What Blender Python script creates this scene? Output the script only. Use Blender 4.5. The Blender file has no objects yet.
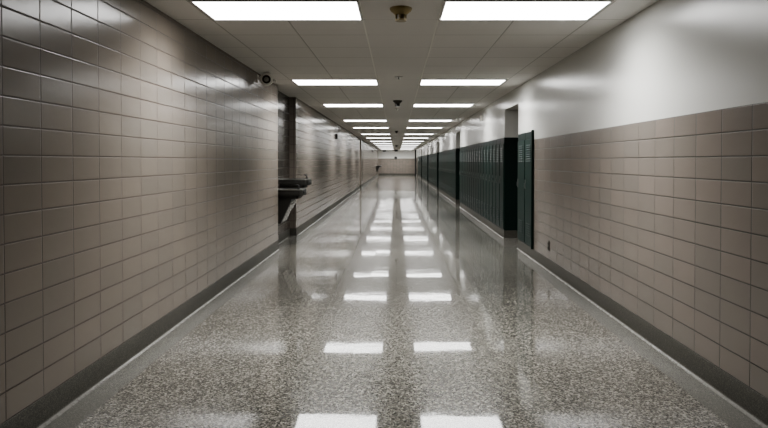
import bpy, bmesh, math, random
from mathutils import Vector, Matrix
random.seed(7)
C = bpy.context.scene.collection
PI = math.pi

# ------------------------------------------------------------------ dimensions (metres)
EYE = 1.331
CEIL = 2.474
XL, XR = -1.79, 1.86
Y0, Y1 = -6.0, 61.3
BASE = 0.14
COURSE, TILE_W = 0.1355, 0.3048
WAINSCOT = BASE + 11 * COURSE
LOCK_TOP = 1.745
HEAD = 2.218
FPX, VPX, VPY = 622.0, 396.5, 161.5

# ------------------------------------------------------------------ node helpers
class NT:
    def __init__(self, name):
        self.m = bpy.data.materials.new(name)
        self.m.use_nodes = True
        self.t = self.m.node_tree
        self.b = self.t.nodes['Principled BSDF']
    def n(self, kind, **kw):
        nd = self.t.nodes.new(kind)
        for k, v in kw.items(): setattr(nd, k, v)
        return nd
    def put(self, sock, v):
        if hasattr(v, 'is_linked') or isinstance(v, bpy.types.NodeSocket): self.t.links.new(v, sock)
        elif isinstance(v, (tuple, list)) and len(v) == 3 and sock.type == 'RGBA': sock.default_value = (*v, 1)
        else: sock.default_value = v
    def math(self, op, a, b=0.0, c=None, clamp=False):
        nd = self.n('ShaderNodeMath', operation=op, use_clamp=clamp)
        self.put(nd.inputs[0], a); self.put(nd.inputs[1], b)
        if c is not None: self.put(nd.inputs[2], c)
        return nd.outputs[0]
    def smooth(self, v, a, b, lo=0.0, hi=1.0):
        nd = self.n('ShaderNodeMapRange', interpolation_type='SMOOTHSTEP')
        for i, x in enumerate((v, a, b, lo, hi)): self.put(nd.inputs[i], x)
        return nd.outputs[0]
    def mix(self, f, a, b, mode='MIX'):
        nd = self.n('ShaderNodeMix', data_type='RGBA', blend_type=mode)
        self.put(nd.inputs[0], f); self.put(nd.inputs[6], a); self.put(nd.inputs[7], b)
        return nd.outputs[2]
    def pos(self):
        g = self.n('ShaderNodeNewGeometry')
        s = self.n('ShaderNodeSeparateXYZ'); self.t.links.new(g.outputs['Position'], s.inputs[0])
        s2 = self.n('ShaderNodeSeparateXYZ'); self.t.links.new(g.outputs['True Normal'], s2.inputs[0])
        return g.outputs['Position'], s.outputs, s2.outputs
    def noise(self, vec, scale, detail=3.0, rough=0.5):
        nd = self.n('ShaderNodeTexNoise')
        if vec is not None: self.t.links.new(vec, nd.inputs['Vector'])
        nd.inputs['Scale'].default_value = scale; nd.inputs['Detail'].default_value = detail
        nd.inputs['Roughness'].default_value = rough
        return nd.outputs['Fac']
    def combine(self, x, y, z):
        nd = self.n('ShaderNodeCombineXYZ')
        for i, v in enumerate((x, y, z)): self.put(nd.inputs[i], v)
        return nd.outputs[0]
    def white(self, vec):
        nd = self.n('ShaderNodeTexWhiteNoise', noise_dimensions='3D'); self.t.links.new(vec, nd.inputs[0])
        return nd.outputs
    def bump(self, h, dist, strength=1.0, normal=None):
        nd = self.n('ShaderNodeBump'); nd.inputs['Distance'].default_value = dist
        nd.inputs['Strength'].default_value = strength
        self.put(nd.inputs['Height'], h)
        if normal is not None: self.t.links.new(normal, nd.inputs['Normal'])
        return nd.outputs[0]
    def out(self, col=None, rough=None, normal=None, **kw):
        if col is not None: self.put(self.b.inputs['Base Color'], col)
        if rough is not None: self.put(self.b.inputs['Roughness'], rough)
        if normal is not None: self.t.links.new(normal, self.b.inputs['Normal'])
        for k, v in kw.items(): self.put(self.b.inputs[k.replace('_', ' ')], v)
        return self.m

def mat_tile(name, off, tint_a, tint_b, joint):
    k = NT(name); P, p, nn = k.pos()
    use_x = k.math('GREATER_THAN', k.math('ABSOLUTE', nn[1]), 0.5)
    along = k.math('ADD', k.math('MULTIPLY', p[0], use_x),
                   k.math('MULTIPLY', k.math('SUBTRACT', p[1], off), k.math('SUBTRACT', 1.0, use_x)))
    u = k.math('DIVIDE', along, TILE_W); v = k.math('DIVIDE', k.math('SUBTRACT', p[2], BASE), COURSE)
    iu, iv = k.math('FLOOR', u), k.math('FLOOR', v)
    fu, fv = k.math('SUBTRACT', u, iu), k.math('SUBTRACT', v, iv)
    du = k.math('MULTIPLY', k.math('MINIMUM', fu, k.math('SUBTRACT', 1.0, fu)), TILE_W)
    dv = k.math('MULTIPLY', k.math('MINIMUM', fv, k.math('SUBTRACT', 1.0, fv)), COURSE)
    d = k.math('MINIMUM', du, dv)
    rnd = k.white(k.combine(iu, iv, use_x))
    sep = k.n('ShaderNodeSeparateColor'); k.t.links.new(rnd[1], sep.inputs[0])
    col = k.mix(rnd[0], tint_a, tint_b)
    col = k.mix(k.math('MULTIPLY', k.noise(P, 2.2, 4), 0.35), col, tuple(c * 0.72 for c in tint_a))
    jm = k.smooth(d, 0.0028, 0.0048, 1.0, 0.0)
    col = k.mix(jm, col, joint)
    tilt = k.math('ADD', k.math('MULTIPLY', k.math('SUBTRACT', fu, 0.5), k.math('SUBTRACT', sep.outputs[0], 0.5)),
                  k.math('MULTIPLY', k.math('SUBTRACT', fv, 0.5), k.math('SUBTRACT', sep.outputs[1], 0.5)))
    edge = k.smooth(d, 0.0015, 0.0065)
    h = k.math('ADD', edge, k.math('MULTIPLY', tilt, 0.9))
    h = k.math('ADD', h, k.math('MULTIPLY', k.noise(P, 9.0, 2), 0.8))
    n = k.bump(h, 0.0014, 0.8)
    n = k.bump(k.noise(P, 160.0, 2), 0.0004, 0.25, n)
    rough = k.math('ADD', 0.21, k.math('MULTIPLY', jm, 0.35))
    return k.out(col, rough, n, Specular_IOR_Level=0.37)

def mat_paint(name, col, rough=0.25, sc=70):
    k = NT(name); P, p, nn = k.pos()
    c = k.mix(k.math('MULTIPLY', k.noise(P, 1.5, 5), 0.25), col, tuple(x * 0.8 for x in col))
    n = k.bump(k.noise(P, 3.0, 3), 0.006, 0.5)
    n = k.bump(k.noise(P, sc, 2), 0.0007, 0.3, n)
    return k.out(c, rough, n)

def mat_plain(name, col, rough=0.4, metal=0.0, var=0.15, sc=25, bump=0.0004, spec=0.5):
    k = NT(name)
    tc = k.n('ShaderNodeTexCoord').outputs['Object']
    c = k.mix(k.math('MULTIPLY', k.noise(tc, sc, 3), var * 2), col, tuple(x * 0.6 for x in col))
    return k.out(c, rough, k.bump(k.noise(tc, 120, 2), bump, 0.4), Metallic=metal, Specular_IOR_Level=spec)

def mat_terrazzo(name, floor=True):
    k = NT(name); P, p, nn = k.pos()
    def chips(scale, stops):
        v = k.n('ShaderNodeTexVoronoi', feature='F1'); k.t.links.new(P, v.inputs['Vector'])
        v.inputs['Scale'].default_value = scale
        s = k.n('ShaderNodeSeparateColor'); k.t.links.new(v.outputs['Color'], s.inputs[0])
        r = k.n('ShaderNodeValToRGB'); r.color_ramp.interpolation = 'CONSTANT'
        k.t.links.new(s.outputs[0], r.inputs[0])
        e = r.color_ramp.elements
        e[0].position, e[0].color = 0.0, (*stops[0][1], 1)
        e[1].position, e[1].color = stops[1][0], (*stops[1][1], 1)
        for q, cc in stops[2:]:
            x = e.new(q); x.color = (*cc, 1)
        return r.outputs[0]
    fine = chips(260, [(0, (.035, .034, .028)), (.35, (.075, .073, .062)), (.75, (.14, .135, .118)), (.93, (.22, .21, .185))])
    if floor:
        a = chips(100, [(0, (.020, .0195, .018)), (.28, (.09, .088, .08)), (.5, (.225, .22, .202)), (.78, (.52, .51, .475))])
        b = chips(165, [(0, (.020, .0195, .018)), (.30, (.125, .122, .11)), (.62, (.25, .244, .225)), (.86, (.46, .45, .42))])
        body = k.mix(1.0, k.mix(0.45, a, b), (.67, .655, .62), 'MULTIPLY')
        # darker border strip beside each base, thin dark divider strips across the hall
        inl = k.math('GREATER_THAN', p[0], XL + 0.18); inr = k.math('LESS_THAN', p[0], XR - 0.18)
        inside = k.math('MULTIPLY', inl, inr)
        fy = k.math('FRACT', k.math('DIVIDE', k.math('SUBTRACT', p[1], 3.70 - 0.445), 0.89))
        seam = k.math('LESS_THAN', k.math('ABSOLUTE', k.math('SUBTRACT', fy, 0.5)), 0.0028)
        body = k.mix(k.math('MULTIPLY', seam, 0.55), body, (.035, .033, .028))
        strip = k.mix(0.45, fine, (.18, .175, .16))
        col = k.mix(inside, strip, body)
        col = k.mix(k.math('MULTIPLY', k.noise(P, 0.8, 4), 0.3), col, k.mix(0.35, col, (.05, .05, .045)))
        wav = k.noise(k.combine(k.math('MULTIPLY', p[0], 0.4), p[1], 0.0), 0.55, 5, 0.5)
        n = k.bump(wav, 0.006, 0.8)
        cell = k.white(k.combine(k.math('FLOOR', k.math('MULTIPLY', p[0], 3.3)), k.math('FLOOR', k.math('MULTIPLY', p[1], 1.12)), 0.0))
        cs = k.n('ShaderNodeSeparateColor'); k.t.links.new(cell[1], cs.inputs[0])
        tl = k.math('ADD', k.math('MULTIPLY', k.math('SUBTRACT', cs.outputs[0], .5), p[0]), k.math('MULTIPLY', k.math('SUBTRACT', cs.outputs[1], .5), k.math('FRACT', k.math('MULTIPLY', p[1], 1.12))))
        n = k.bump(tl, 0.0035, 0.6, n)
        n = k.bump(k.noise(P, 13.0, 2), 0.00012, 0.5, n)
        rough = k.math('ADD', 0.015, k.math('MULTIPLY', k.noise(P, 5.0, 3), 0.045))
        k.t.links.new(n, k.b.inputs['Coat Normal']); k.put(k.b.inputs['Coat Weight'], 0.75); k.put(k.b.inputs['Coat Roughness'], rough); k.put(k.b.inputs['Coat IOR'], 1.42)
        return k.out(col, 0.22, n, Specular_IOR_Level=0.10)
    foot = k.smooth(p[2], 0.005, 0.012, 1.0, 0.0)  # paler band at the foot paints in the highlight line along the cove
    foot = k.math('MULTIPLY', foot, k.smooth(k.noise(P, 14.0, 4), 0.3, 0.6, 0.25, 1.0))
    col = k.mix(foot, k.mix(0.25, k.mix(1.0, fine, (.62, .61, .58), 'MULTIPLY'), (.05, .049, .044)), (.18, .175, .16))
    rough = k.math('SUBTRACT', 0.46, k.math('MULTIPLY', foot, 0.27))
    return k.out(col, rough, k.bump(k.noise(P, 30, 2), 0.0004, 0.3), Specular_IOR_Level=0.45)

def mat_ceiling():
    k = NT('ceiling_tile'); P, p, nn = k.pos()
    g = 0.6096; cx = 0.035
    fx = k.math('FRACT', k.math('DIVIDE', k.math('SUBTRACT', p[0], cx - g / 2 - 4 * g), g))
    fy = k.math('FRACT', k.math('DIVIDE', k.math('SUBTRACT', p[1], 4.42 - 20 * g), g))
    dx = k.math('MULTIPLY', k.math('MINIMUM', fx, k.math('SUBTRACT', 1.0, fx)), g)
    dy = k.math('MULTIPLY', k.math('MINIMUM', fy, k.math('SUBTRACT', 1.0, fy)), g)
    ctr = k.math('ABSOLUTE', k.math('SUBTRACT', p[0], cx))
    in_ctr = k.math('LESS_THAN', ctr, g / 2 - 0.02)
    runner = k.math('LESS_THAN', k.math('ABSOLUTE', k.math('SUBTRACT', ctr, g / 2)), 0.007)
    dy2 = k.math('ADD', dy, k.math('MULTIPLY', in_ctr, 0.004))
    d = k.math('MINIMUM', dx, dy2)
    lm = k.smooth(d, 0.004, 0.0075, 1.0, 0.0)
    col = k.mix(k.math('MULTIPLY', k.noise(P, 220, 2), 0.6), (.76, .745, .72), (.62, .605, .58))
    col = k.mix(k.math('MULTIPLY', lm, 0.8), col, (.38, .37, .345))  # shade of the recessed reveals painted in as darker grid lines
    col = k.mix(runner, col, (.85, .84, .80))
    h = k.math('ADD', k.smooth(d, 0.003, 0.012), k.math('MULTIPLY', k.noise(P, 260, 3), 0.25))
    return k.out(col, 0.75, k.bump(h, 0.003, 0.6), Specular_IOR_Level=0.25)

def mat_emit(name, col, s):
    k = NT(name)
    k.put(k.b.inputs['Emission Color'], col); k.b.inputs['Emission Strength'].default_value = s
    tc = k.n('ShaderNodeTexCoord').outputs['Object']
    return k.out(k.mix(k.noise(tc, 60, 2), (.85, .85, .83), (.8, .8, .78)), 0.4)

M = {}
M['tile_left'] = mat_tile('tile_left', 2.83, (.186, .166, .143), (.212, .184, .156), (.070, .053, .044))
M['tile_right'] = mat_tile('tile_right', 3.255, (.186, .168, .148), (.215, .185, .162), (.050, .044, .036))
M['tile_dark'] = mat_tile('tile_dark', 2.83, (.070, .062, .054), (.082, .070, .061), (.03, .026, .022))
M['paint'] = mat_paint('wall_paint', (.60, .60, .575))
M['floor'] = mat_terrazzo('terrazzo_floor')
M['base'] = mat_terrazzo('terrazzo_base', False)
M['ceil'] = mat_ceiling()
M['lens'] = mat_emit('light_lens', (1.0, .997, .99), 5.5)
M['white_metal'] = mat_plain('white_enamel', (.55, .54, .52), .4)
M['green'] = mat_plain('locker_green', (.0026, .0160, .0125), .42, bump=.0002, spec=.18)
M['green_dark'] = mat_plain('locker_green_dark', (.004, .018, .014), .4, spec=.25)
M['green_body'] = mat_plain('locker_carcass', (.003, .011, .009), .42, spec=.2)
M['chrome'] = mat_plain('worn_chrome', (.16, .165, .16), .3, .6)
M['bronze'] = mat_plain('fountain_bronze', (.014, .013, .011), .42, .0)
M['steel'] = mat_plain('brushed_steel', (.42, .42, .40), .32, 1.0)
M['apron'] = mat_plain('apron_steel', (.5, .49, .46), .35, .0)
M['black'] = mat_plain('black_plastic', (.012, .012, .012), .35)
M['brass'] = mat_plain('aged_plastic', (.25, .19, .075), .38)
M['brass_dark'] = mat_plain('aged_plastic_dark', (.10, .072, .026), .4)
M['brown'] = mat_plain('brown_plastic', (.035, .026, .018), .4)
M['cam_white'] = mat_plain('camera_white', (.85, .83, .78), .35)
M['cam_grey'] = mat_plain('camera_grey', (.35, .34, .31), .3)
M['wood'] = mat_plain('door_wood', (.09, .055, .03), .4, sc=6)
M['nearblack'] = mat_plain('near_black', (.006, .008, .008), .4)
M['clock_face'] = mat_plain('clock_face', (.03, .03, .029), .4)

# ------------------------------------------------------------------ mesh helpers
class MB:
    def __init__(self): self.bm = bmesh.new()
    def box(self, x0, x1, y0, y1, z0, z1, bev=0.0, seg=2):
        t = bmesh.new()
        bmesh.ops.create_cube(t, size=1)
        for v in t.verts:
            v.co = Vector((x0 + (v.co.x + .5) * (x1 - x0), y0 + (v.co.y + .5) * (y1 - y0), z0 + (v.co.z + .5) * (z1 - z0)))
        if bev: bmesh.ops.bevel(t, geom=t.edges[:], offset=bev, segments=seg, affect='EDGES', profile=.6)
        return self._add(t)
    def _add(self, t, mtx=None):
        if mtx is not None: bmesh.ops.transform(t, matrix=mtx, verts=t.verts[:])
        bmesh.ops.recalc_face_normals(t, faces=t.faces[:])
        me = bpy.data.meshes.new('tmp'); t.to_mesh(me); t.free()
        self.bm.from_mesh(me); bpy.data.meshes.remove(me)
        return self
    def lathe(self, prof, seg=32, mtx=None):
        t = bmesh.new(); rings = []
        for r, z in prof:
            if r < 1e-6: rings.append([t.verts.new((0, 0, z))])
            else: rings.append([t.verts.new((r * math.cos(2 * PI * i / seg), r * math.sin(2 * PI * i / seg), z)) for i in range(seg)])
        for a, b in zip(rings, rings[1:]):
            for i in range(seg):
                j = (i + 1) % seg
                if len(a) == 1 and len(b) == 1: continue
                if len(a) == 1: t.faces.new((a[0], b[i], b[j]))
                elif len(b) == 1: t.faces.new((a[i], a[j], b[0]))
                else: t.faces.new((a[i], a[j], b[j], b[i]))
        for rg, f in ((rings[0], 1), (rings[-1], 0)):
            if len(rg) > 1: t.faces.new(rg)
        return self._add(t, mtx)
    def prism(self, pts, axis, a, b, bev=0.0):
        """extrude a 2-D outline along an axis: 'y' outline is (x,z); 'x' outline is (y,z); 'z' outline is (x,y)"""
        def P(p, h):
            return {'y': (p[0], h, p[1]), 'x': (h, p[0], p[1]), 'z': (p[0], p[1], h)}[axis]
        t = bmesh.new()
        A = [t.verts.new(P(p, a)) for p in pts]; B = [t.verts.new(P(p, b)) for p in pts]
        t.faces.new(A); t.faces.new(B[::-1])
        n = len(pts)
        for i in range(n): t.faces.new((A[i], A[(i + 1) % n], B[(i + 1) % n], B[i]))
        bmesh.ops.recalc_face_normals(t, faces=t.faces[:])
        if bev: bmesh.ops.bevel(t, geom=t.edges[:], offset=bev, segments=2, affect='EDGES', profile=.6)
        return self._add(t)
    def tube(self, pts, r, seg=12):
        t = bmesh.new(); rings = []
        pts = [Vector(p) for p in pts]
        for i, p in enumerate(pts):
            d = (pts[min(i + 1, len(pts) - 1)] - pts[max(i - 1, 0)]).normalized()
            q = d.to_track_quat('Z', 'Y').to_matrix()
            rr = r[i] if isinstance(r, (list, tuple)) else r
            rings.append([t.verts.new(p + q @ Vector((rr * math.cos(2 * PI * j / seg), rr * math.sin(2 * PI * j / seg), 0))) for j in range(seg)])
        for a, b in zip(rings, rings[1:]):
            for j in range(seg): t.faces.new((a[j], a[(j + 1) % seg], b[(j + 1) % seg], b[j]))
        t.faces.new(rings[0]); t.faces.new(rings[-1][::-1])
        return self._add(t)
    def build(self, name, mat, parent=None, smooth=False, loc=None):
        me = bpy.data.meshes.new(name); self.bm.to_mesh(me); self.bm.free()
        me.materials.append(mat)
        for f in me.polygons: f.use_smooth = smooth
        if smooth: me.set_sharp_from_angle(angle=math.radians(40))
        o = bpy.data.objects.new(name, me); C.objects.link(o)
        if loc: o.location = loc
        if parent: o.parent = parent
        return o

def tag(o, label, cat, group=None):
    o['label'] = label; o['category'] = cat
    if group: o['group'] = group
    return o
def thing(name, label, cat, loc, rz=0.0, group=None):
    o = bpy.data.objects.new(name, None); C.objects.link(o)
    o.location = loc; o.rotation_euler = (0, 0, rz); o.empty_display_size = .1
    return tag(o, label, cat, group)
def struct(o): o['kind'] = 'structure'; return o
def copy_tree(o, loc, label):
    def cp(s, par):
        c = s.copy(); C.objects.link(c); c.parent = par
        for ch in s.children: cp(ch, c)
        return c
    r = cp(o, None); r.location = loc; r['label'] = label
    return r
ORD = ['first', 'second', 'third', 'fourth', 'fifth', 'sixth', 'seventh', 'eighth', 'ninth', 'tenth', 'eleventh', 'twelfth',
       'thirteenth', 'fourteenth', 'fifteenth', 'sixteenth', 'seventeenth', 'eighteenth', 'nineteenth', 'twentieth']

def wall(name, x0, x1, y0, y1, z0, z1, mat):
    return struct(MB().box(x0, x1, y0, y1, z0, z1).build(name, M[mat]))

# ------------------------------------------------------------------ the shell
struct(MB().box(-2.6, 2.8, Y0 - .2, Y1 + .2, -.12, 0).build('floor', M['floor']))
struct(MB().box(-2.6, 2.8, Y0 - .2, Y1 + .2, CEIL, CEIL + .12).build('ceiling', M['ceil']))

# left wall with its recesses (start, end, depth)
REC_L = [(9.39, 11.07, .115), (30.2, 31.5, .30)]
y = Y0
for a, b, d in REC_L + [(Y1, None, None)]:
    wall('wall_left', XL - .45, XL, y, a, 0, CEIL, 'tile_left')
    if b is None: break
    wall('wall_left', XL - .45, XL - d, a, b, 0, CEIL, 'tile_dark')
    y = b
# end walls
wall('wall_back', XL, XR, Y0 - .2, Y0, 0, CEIL, 'tile_left')
wall('wall_end', XL, XR, Y1, Y1 + .2, 0, WAINSCOT, 'tile_right')
wall('wall_end', XL, XR, Y1, Y1 + .2, WAINSCOT, CEIL, 'paint')
# right wall
OPEN = [9.50, 18.2, 27.2, 36.0, 45.2, 54.4]
OW = 1.22
DEEP = .36
BANKS = [(8.43, OPEN[0], 2)] + [(OPEN[i] + OW, OPEN[i + 1], 18) for i in range(5)]
wall('wall_right', XR, XR + .6, Y0, BANKS[0][0], 0, WAINSCOT, 'tile_right')
wall('wall_right', XR, XR + .6, Y0, BANKS[0][0], WAINSCOT, CEIL, 'paint')
for a, b, n in BANKS:
    wall('wall_right', XR, XR + .6, a, b, LOCK_TOP, CEIL, 'paint')
    wall('wall_right', XR + DEEP, XR + .6, a, b, 0, LOCK_TOP, 'paint')
for a in OPEN:
    wall('wall_right', XR, XR + .6, a, a + OW, HEAD, CEIL, 'paint')
    wall('wall_right', XR + DEEP, XR + .6, a, a + OW, 0, HEAD, 'paint')
e = OPEN[-1] + OW
wall('wall_right', XR, XR + .6, e, Y1, 0, WAINSCOT, 'tile_right')
wall('wall_right', XR, XR + .6, e, Y1, WAINSCOT, CEIL, 'paint')

# cove base: dark terrazzo strip with a rounded foot
def cove(side, yspans):
    s = 1 if side == 'left' else -1
    for a, b, x in yspans:
        r = .022; pr = [(x - s * .02, 0), (x + s * (.005 + r), 0)]
        for i in range(1, 7):
            t = i / 6 * PI / 2
            pr.append((x + s * (.005 + r - r * math.sin(t)), r - r * math.cos(t)))
        pr += [(x + s * .005, BASE - .004), (x + s * .002, BASE), (x - s * .02, BASE)]
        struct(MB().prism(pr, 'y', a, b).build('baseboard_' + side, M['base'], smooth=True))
sp = []; y = Y0
for a, b, d in REC_L:
    sp += [(y, a, XL), (a, b, XL - d)]; y = b
sp.append((y, Y1, XL)); cove('left', sp)
cove('right', [(Y0, BANKS[0][0], XR)] + [(a, b, XR) for a, b, n in BANKS] + [(e, Y1, XR)])
for a, b, d in REC_L:   # base on the returns
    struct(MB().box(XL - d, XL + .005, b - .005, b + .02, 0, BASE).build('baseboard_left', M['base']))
for a, b, n in BANKS[1:]:
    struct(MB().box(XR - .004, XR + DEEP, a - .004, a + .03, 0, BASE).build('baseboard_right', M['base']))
for a, b, n in BANKS:   # plinth under each bank
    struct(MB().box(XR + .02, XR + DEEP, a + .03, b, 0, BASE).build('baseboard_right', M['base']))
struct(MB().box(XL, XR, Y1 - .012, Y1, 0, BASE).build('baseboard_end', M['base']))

# added dark strip standing in for the unlit opening, far end of locker side
struct(MB().box(XR - .13, XR, 58.6, 58.9, 0, CEIL - .02, .01).build('opening_shade_1', M['nearblack']))

# classroom doors in the recesses
def door(n, x, yc, face):
    r = struct(bpy.data.objects.new('door_%d' % n, None)); C.objects.link(r); r.location = (x, yc, 0)
    if face > 0: r.rotation_euler = (0, 0, PI)
    f = MB(); f.box(-.03, 0, -.54, -.48, 0, 2.12, .004); f.box(-.03, 0, .48, .54, 0, 2.12, .004); f.box(-.03, 0, -.48, .48, 2.06, 2.12, .004)
    f.build('door_frame', M['nearblack'], r)
    MB().box(-.02, 0, -.48, .48, .01, 2.06, .003).build('door_panel', M['wood'], r)
    h = MB(); h.tube([(-.02, .4, 1.0), (-.07, .4, 1.0), (-.075, .38, 1.0), (-.075, .30, 1.0)], .01)
    h.build('door_handle', M['steel'], r, True)
for i, a in enumerate(OPEN): door(i + 1, XR + DEEP, a + OW / 2, -1)
door(7, XL - .30, 30.85, 1)

# ------------------------------------------------------------------ ceiling lights
ROWS = [4.43, 8.68, 12.36, 17.1, 20.8, 25.7, 29.95, 34.85, 39.1, 43.4, 48.3, 52.5, 56.2, 59.6]
L_X = (-.87, .94)
proto = None
for i, ry in enumerate(ROWS):
    for s, lx in enumerate(L_X):
        side = ('locker side', 'fountain side')[1 - s]
        lab = 'lit white ceiling light, %s from the viewer in the row on the %s' % (ORD[i], side)
        loc = (lx, ry + .30, CEIL)
        if proto is None:
            proto = thing('ceiling_light', lab, 'ceiling light', loc, 0, 'lit ceiling lights in two rows')
            f = MB(); w, l, t = .604, .30, .008
            f.box(-w, w, -l, -l + .02, -t, 0, .003); f.box(-w, w, l - .02, l, -t, 0, .003)
            f.box(-w, -w + .02, -l + .02, l - .02, -t, 0, .003); f.box(w - .02, w, -l + .02, l - .02, -t, 0, .003)
            f.build('frame', M['white_metal'], proto)
            MB().box(-w + .02, w - .02, -l + .02, l - .02, -.006, 0).build('diffuser', M['lens'], proto)
            ld = bpy.data.lights.new('tube_lamp', 'AREA'); ld.shape = 'RECTANGLE'; ld.size = 1.14; ld.size_y = .54
            ld.energy = 22.0; ld.spread = math.radians(140); ld.color = (1.0, .99, .97)
            lo = bpy.data.objects.new('tube_lamp', ld); C.objects.link(lo); lo.parent = proto; lo.location = (0, 0, -.014)
        else:
            copy_tree(proto, loc, lab)

# ------------------------------------------------------------------ lockers
def make_locker(w, loc, label, group):
    r = thing('school_locker', label, 'locker', loc, 0, group)
    H = LOCK_TOP - BASE; hw = w / 2
    b = MB(); b.box(.006, .34, -hw + .001, hw - .001, 0, H - .001)
    b.box(-.004, .006, -hw + .001, -hw + .014, 0, H, .002); b.box(-.004, .006, hw - .014, hw - .001, 0, H, .002)
    b.box(-.004, .006, -hw + .014, hw - .014, H - .10, H, .002); b.box(-.004, .006, -hw + .014, hw - .014, 0, .018, .002)
    b.build('body', M['green_body'], r)
    d = MB(); d.box(-.014, .004, -hw + .020, hw - .020, .024, H - .106, .004)
    do = d.build('door', M['green'], r)
    for z0, n in ((H - .42, 8), (.14, 6)):
        lv = MB()
        for q in range(n):
            zz = z0 + q * .032
            lv.prism([(-.014, zz), (-.024, zz + (.004 if z0 > 1 else .015)), (-.014, zz + .018)], 'y', -hw * .5, hw * .5)
        lv.build('louver', M['green'], do)
    h = MB(); h.box(-.02, -.012, hw - .085, hw - .040, .80, .93, .003); h.box(-.034, -.018, hw - .072, hw - .054, .82, .88, .004)
    h.build('handle', M['chrome'], do)
    return r
def bank(n, a, b, names, group, off=0):
    w = (b - a) / n; src = None
    for i in range(n):
        loc = (XR, a + (i + .5) * w, BASE)
        if src is None: src = make_locker(w, loc, names(i), group)
        else: copy_tree(src, loc, names(i))
        if i == 0: first = src
    return first
near = ['dark green metal locker flush beside the tiled wall, before the nearest recess', 'dark green metal locker at the edge of the nearest doorway recess, viewer side']
f0 = bank(2, BANKS[0][0], BANKS[0][1], lambda i: near[i], 'two lockers before the first recess')
MB().box(-.035, -.0005, -.5 * (BANKS[0][1] - BANKS[0][0]) / 2 - .014, -.5 * (BANKS[0][1] - BANKS[0][0]) / 2 + .010, 0, LOCK_TOP - BASE + .012, .003).build('side_trim', M['green_dark'], f0)
where = ['first and second doorway recesses', 'second and third doorway recesses', 'third and fourth doorway recesses', 'fourth and fifth doorway recesses', 'fifth and sixth doorway recesses']
for kb, (a, b, n) in enumerate(BANKS[1:]):
    bank(n, a, b, lambda i: 'dark green locker, %s from the near end, between the %s' % (ORD[i], where[kb]), 'lockers between the ' + where[kb])

# ------------------------------------------------------------------ drinking fountains
def fountain(loc, label, mirror=1):
    """local +X points into the hall, origin on the recess back wall at deck height"""
    r = thing('drinking_fountain', label, 'drinking fountain', loc)
    D, W = .46, .24
    def outline(d, w, c=.05):
        p = [(0, -w), (d - c, -w)]
        p += [(d - c + c * math.sin(t), -w + c - c * math.cos(t)) for t in (PI / 8, PI / 4, 3 * PI / 8)]
        p += [(d, -w + c), (d, w - c)]
        p += [(d - c + c * math.cos(t), w - c + c * math.sin(t)) for t in (PI / 8, PI / 4, 3 * PI / 8)]
        return p + [(d - c, w), (0, w)]
    b = MB(); b.prism(outline(D, W), 'z', -.105, -.016, .006)
    b.prism([(x * .86, y_ * .92) for x, y_ in outline(D, W)], 'z', -.15, -.105, .006)
    b.build('basin', M['bronze'], r, True)
    t = MB(); t.prism(outline(D + .006, W + .006), 'z', -.018, -.004, .003)
    deck = t.build('deck', M['steel'], r, True)
    m = MB(); m.lathe([(.001, .0), (.13, .0), (.145, .003), (.13, -.002)], 32, Matrix.Translation((D * .52, 0, -.003)) @ Matrix.Scale(1.2, 4, (0, 1, 0)))
    m.build('bowl', M['bronze'], deck, True)
    q = MB(); q.lathe([(.022, 0), (.022, .012), (.012, .018), (.012, .03)], 16, Matrix.Translation((D - .07, .12 * mirror, -.004)))
    q.tube([(D - .07, .12 * mirror, .02), (D - .07, .12 * mirror, .045), (D - .085, .115 * mirror, .06), (D - .11, .105 * mirror, .058)], [.012, .012, .013, .012])
    q.build('bubbler', M['black'], r, True)
    u = MB(); u.box(D - .006, D + .016, -.13, .13, -.075, -.035, .006)
    u.build('push_bar', M['black'], r)
    s = MB(); s.prism([(0, -.15), (.29, -.15), (.29, -.165), (.125, -.53), (0, -.53)], 'y', -W * .9, W * .9, .004)
    ap = s.build('apron', M['bronze'], r)
    g = MB(); ux, uz = .165, .365
    L = math.hypot(ux, uz); nx, nz = uz / L, -ux / L
    for col_y in (-.1, .1):
        for i in range(7):
            t0 = .07 + i * .125
            cx, cz = .29 - ux * t0, -.165 - uz * t0
            tx, tz = -ux / L * .034, -uz / L * .034
            g.prism([(cx, cz), (cx + nx * .014, cz + nz * .014), (cx + tx + nx * .014, cz + tz + nz * .014), (cx + tx, cz + tz)], 'y', col_y - .07, col_y + .07)
    g.build('vent_grille', M['apron'], ap)
    return r
XA = XL - .115
fountain((XA, 10.36, 1.045), 'higher dark drinking fountain in the near wall recess, nozzle on its rim')
fountain((XA, 9.76, .905), 'lower dark drinking fountain with slanted vented apron, in the near wall recess', -1)
fountain((XL, 55.0, .98), 'small dark drinking fountain far down the hall near the end wall')

# ------------------------------------------------------------------ ceiling and wall devices
# security camera near the corner, close under the ceiling
r = thing('security_camera', 'round white security camera high on the tiled wall before the fountain recess', 'security camera', (XL, 8.03, 2.395))
MB().box(0, .014, -.05, .05, -.05, .05, .006).build('wall_plate', M['cam_white'], r)
MB().tube([(.01, 0, .0), (.06, .0, .01), (.118, -.005, .0)], .02).build('bracket', M['cam_white'], r, True)
look = (Vector((.125, -.045, -.01)), Vector((.12, -1, -.22)).normalized())
mt = Matrix.Translation(look[0]) @ look[1].to_track_quat('Z', 'Y').to_matrix().to_4x4()
MB().lathe([(.001, -.085), (.05, -.075), (.078, -.04), (.086, 0), (.080, .022), (.058, .030), (.055, .010)], 36, mt).build('housing', M['cam_white'], r, True)
ln = MB().lathe([(.055, .004), (.054, .016), (.030, .020), (.028, .012)], 36, mt).build('lens_ring', M['brown'], r, True)
MB().lathe([(.030, .010), (.029, .026), (.020, .036), (.001, .040)], 28, mt).build('lens', M['cam_grey'], ln, True)
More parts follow.
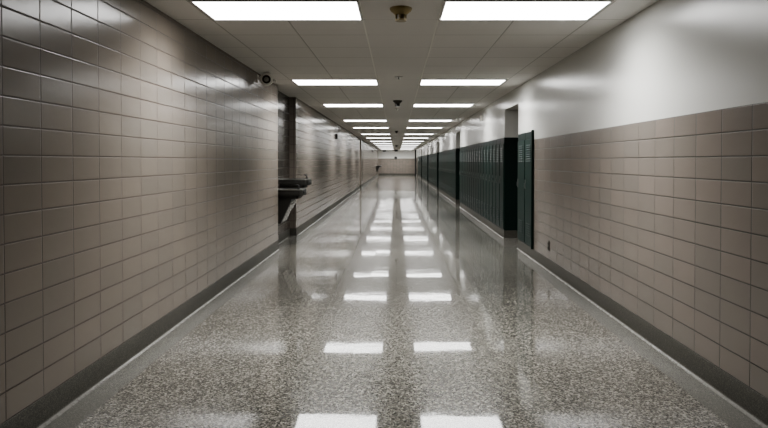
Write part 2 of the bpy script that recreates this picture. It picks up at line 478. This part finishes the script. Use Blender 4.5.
MB().lathe([(.001, -.03), (.018, -.022), (.02, 0), (.016, .012), (.001, .014)], 20, Matrix.Translation((.225, .03, -.02)) @ look[1].to_track_quat('Z', 'Y').to_matrix().to_4x4()).build('sensor', M['cam_white'], r, True)
MB().tube([(.16, .0, 0), (.20, .03, -.012), (.222, .04, -.02)], .010).build('sensor_arm', M['cam_grey'], r, True)

def detector(loc, label, s=1.0, mats=('brass', 'brass_dark')):
    r = thing('smoke_detector', label, 'smoke detector', loc)
    a = MB(); a.lathe([(.001, 0), (.083 * s, 0), (.083 * s, -.012 * s), (.074 * s, -.024 * s), (.052 * s, -.042 * s), (.046 * s, -.05 * s), (.001, -.05 * s)], 36)
    a.build('base', M[mats[0]], r, True)
    b = MB(); b.lathe([(.001, -.048 * s), (.03 * s, -.048 * s), (.03 * s, -.085 * s), (.001, -.085 * s)], 24)
    b.build('core', M[mats[1]], r, True)
    c = MB()
    for i in range(6):
        an = i * PI / 3 + .25
        c.tube([(.038 * s * math.cos(an), .038 * s * math.sin(an), -.046 * s), (.038 * s * math.cos(an), .038 * s * math.sin(an), -.088 * s)], .006 * s, 8)
    c.lathe([(.001, -.086 * s), (.044 * s, -.086 * s), (.042 * s, -.096 * s), (.001, -.098 * s)], 28)
    c.build('cage', M[mats[0]], r, True)
detector((.033, 4.66, CEIL), 'yellowed smoke detector on the ceiling between the two closest lit lights')
detector((.02, 11.7, CEIL), 'darkened smoke detector on the centre ceiling strip before the third pair of lights', 1.05, ('brown', 'black'))
detector((0, 23.3, CEIL), 'small dark smoke detector far along the centre ceiling strip', .8, ('brown', 'black'))
detector((0, 44.0, CEIL), 'tiny dark smoke detector near the far end of the centre ceiling strip', 1.2, ('brown', 'black'))
def sprinkler(loc, label):
    r = thing('fire_sprinkler', label, 'sprinkler', loc)
    MB().lathe([(.001, 0), (.06, 0), (.055, -.006), (.02, -.010), (.001, -.011)], 28).build('cover_plate', M['cam_grey'], r, True)
    MB().lathe([(.001, -.009), (.012, -.01), (.010, -.03), (.018, -.032), (.018, -.035), (.001, -.036)], 16).build('sprinkler_head', M['steel'], r, True)
sprinkler((.03, 8.4, CEIL), 'flat round sprinkler plate on the centre ceiling strip beside the second pair of lights')
sprinkler((.01, 13.5, CEIL), 'flat round sprinkler plate on the centre ceiling strip just past the third pair of lights')

def alarm(loc, label):
    r = thing('wall_alarm', label, 'alarm', loc)
    MB().box(0, .05, -.06, .06, -.075, .075, .008).build('housing', M['black'], r)
    MB().box(.048, .062, -.035, .035, .015, .055, .006).build('strobe_lens', M['cam_grey'], r)
    g = MB()
    for i in range(4): g.box(.048, .054, -.04, .04, -.06 + i * .016, -.053 + i * .016, .001)
    g.build('grille', M['brown'], r)
alarm((XL, 18.4, 2.07), 'small dark alarm box high on the tiled wall past the drinking fountain recess')
alarm((XL, 46.0, 2.08), 'tiny dark alarm box high on the tiled wall near the far end')

r = thing('electrical_outlet', 'dark electrical outlet low on the tiled wall near the green lockers', 'outlet', (XR, 7.58, .30))
MB().box(-.008, 0, -.037, .037, -.06, .06, .003).build('plate', M['brown'], r)
s = MB(); s.box(-.012, -.006, -.017, .017, .010, .042, .004); s.box(-.012, -.006, -.017, .017, -.042, -.010, .004)
s.build('socket', M['black'], r)

# small white sensor on the painted wall above the first long locker bank
r = thing('wall_sensor', 'small white sensor box high on the painted wall above the first long locker bank', 'sensor', (XR, 13.5, 2.27))
MB().box(-.05, 0, -.05, .05, -.055, .055, .012).build('housing', M['cam_white'], r, True)
MB().box(-.054, -.046, -.03, .03, -.04, -.005, .004).build('sensor_window', M['cam_grey'], r)

# clock on the end wall
r = thing('wall_clock', 'round dark wall clock centred on the far end wall', 'clock', (-.08, Y1, 1.68))
mt = Matrix.Rotation(PI / 2, 4, 'X')
MB().lathe([(.001, 0), (.15, 0), (.15, .04), (.13, .045), (.128, .03), (.001, .03)], 36, mt).build('rim', M['black'], r, True)
MB().lathe([(.001, .028), (.128, .028), (.128, .032), (.001, .032)], 36, mt).build('face', M['clock_face'], r)
h = MB(); h.box(-.006, .006, -.037, -.034, 0, .10); h.box(-.0, .07, -.037, -.034, -.007, .007)
h.build('hands', M['black'], r)
# hanging boxes near the end of the hall
def hang(loc, label):
    r = thing('hanging_sign', label, 'sign', loc)
    MB().box(-.15, .15, -.03, .03, -.20, -.03, .008).build('panel', M['black'], r)
    s = MB(); s.tube([(-.1, 0, -.04), (-.1, 0, 0)], .008); s.tube([(.1, 0, -.04), (.1, 0, 0)], .008)
    s.build('hanger', M['nearblack'], r)
hang((-.03, 58.5, CEIL), 'small dark blank hanging sign at the ceiling centre near the end wall')
hang((-1.17, 59.4, CEIL), 'small dark blank hanging sign near the end wall, fountain side of the ceiling')

# ------------------------------------------------------------------ camera, world, view
cam = bpy.data.cameras.new('camera'); co = bpy.data.objects.new('camera', cam); C.objects.link(co)
PITCH = math.radians(1.0)
co.location = (0, 0, EYE); co.rotation_euler = (PI / 2 - PITCH, 0, 0)
cam.sensor_width = 36; cam.lens = 36 * FPX / 768; cam.clip_start = .05; cam.clip_end = 200
py = VPY + FPX * math.tan(PITCH)
cam.shift_x = -(VPX - 384) / 768
cam.shift_y = -(214 - py) / 768
bpy.context.scene.camera = co
w = bpy.data.worlds.new('world'); bpy.context.scene.world = w; w.use_nodes = True
w.node_tree.nodes['Background'].inputs[0].default_value = (.5, .5, .5, 1)
w.node_tree.nodes['Background'].inputs[1].default_value = .02
sc = bpy.context.scene
sc.view_settings.view_transform = 'AgX'
sc.view_settings.look = 'AgX - Medium High Contrast'
sc.view_settings.exposure = 0.92
sc.cycles.use_denoising = True
sc.cycles.max_bounces = 8; sc.cycles.diffuse_bounces = 5; sc.cycles.glossy_bounces = 4
sc.cycles.sample_clamp_indirect = 6.0
sc.cycles.caustics_reflective = False; sc.cycles.caustics_refractive = False; sc.cycles.blur_glossy = 0.3
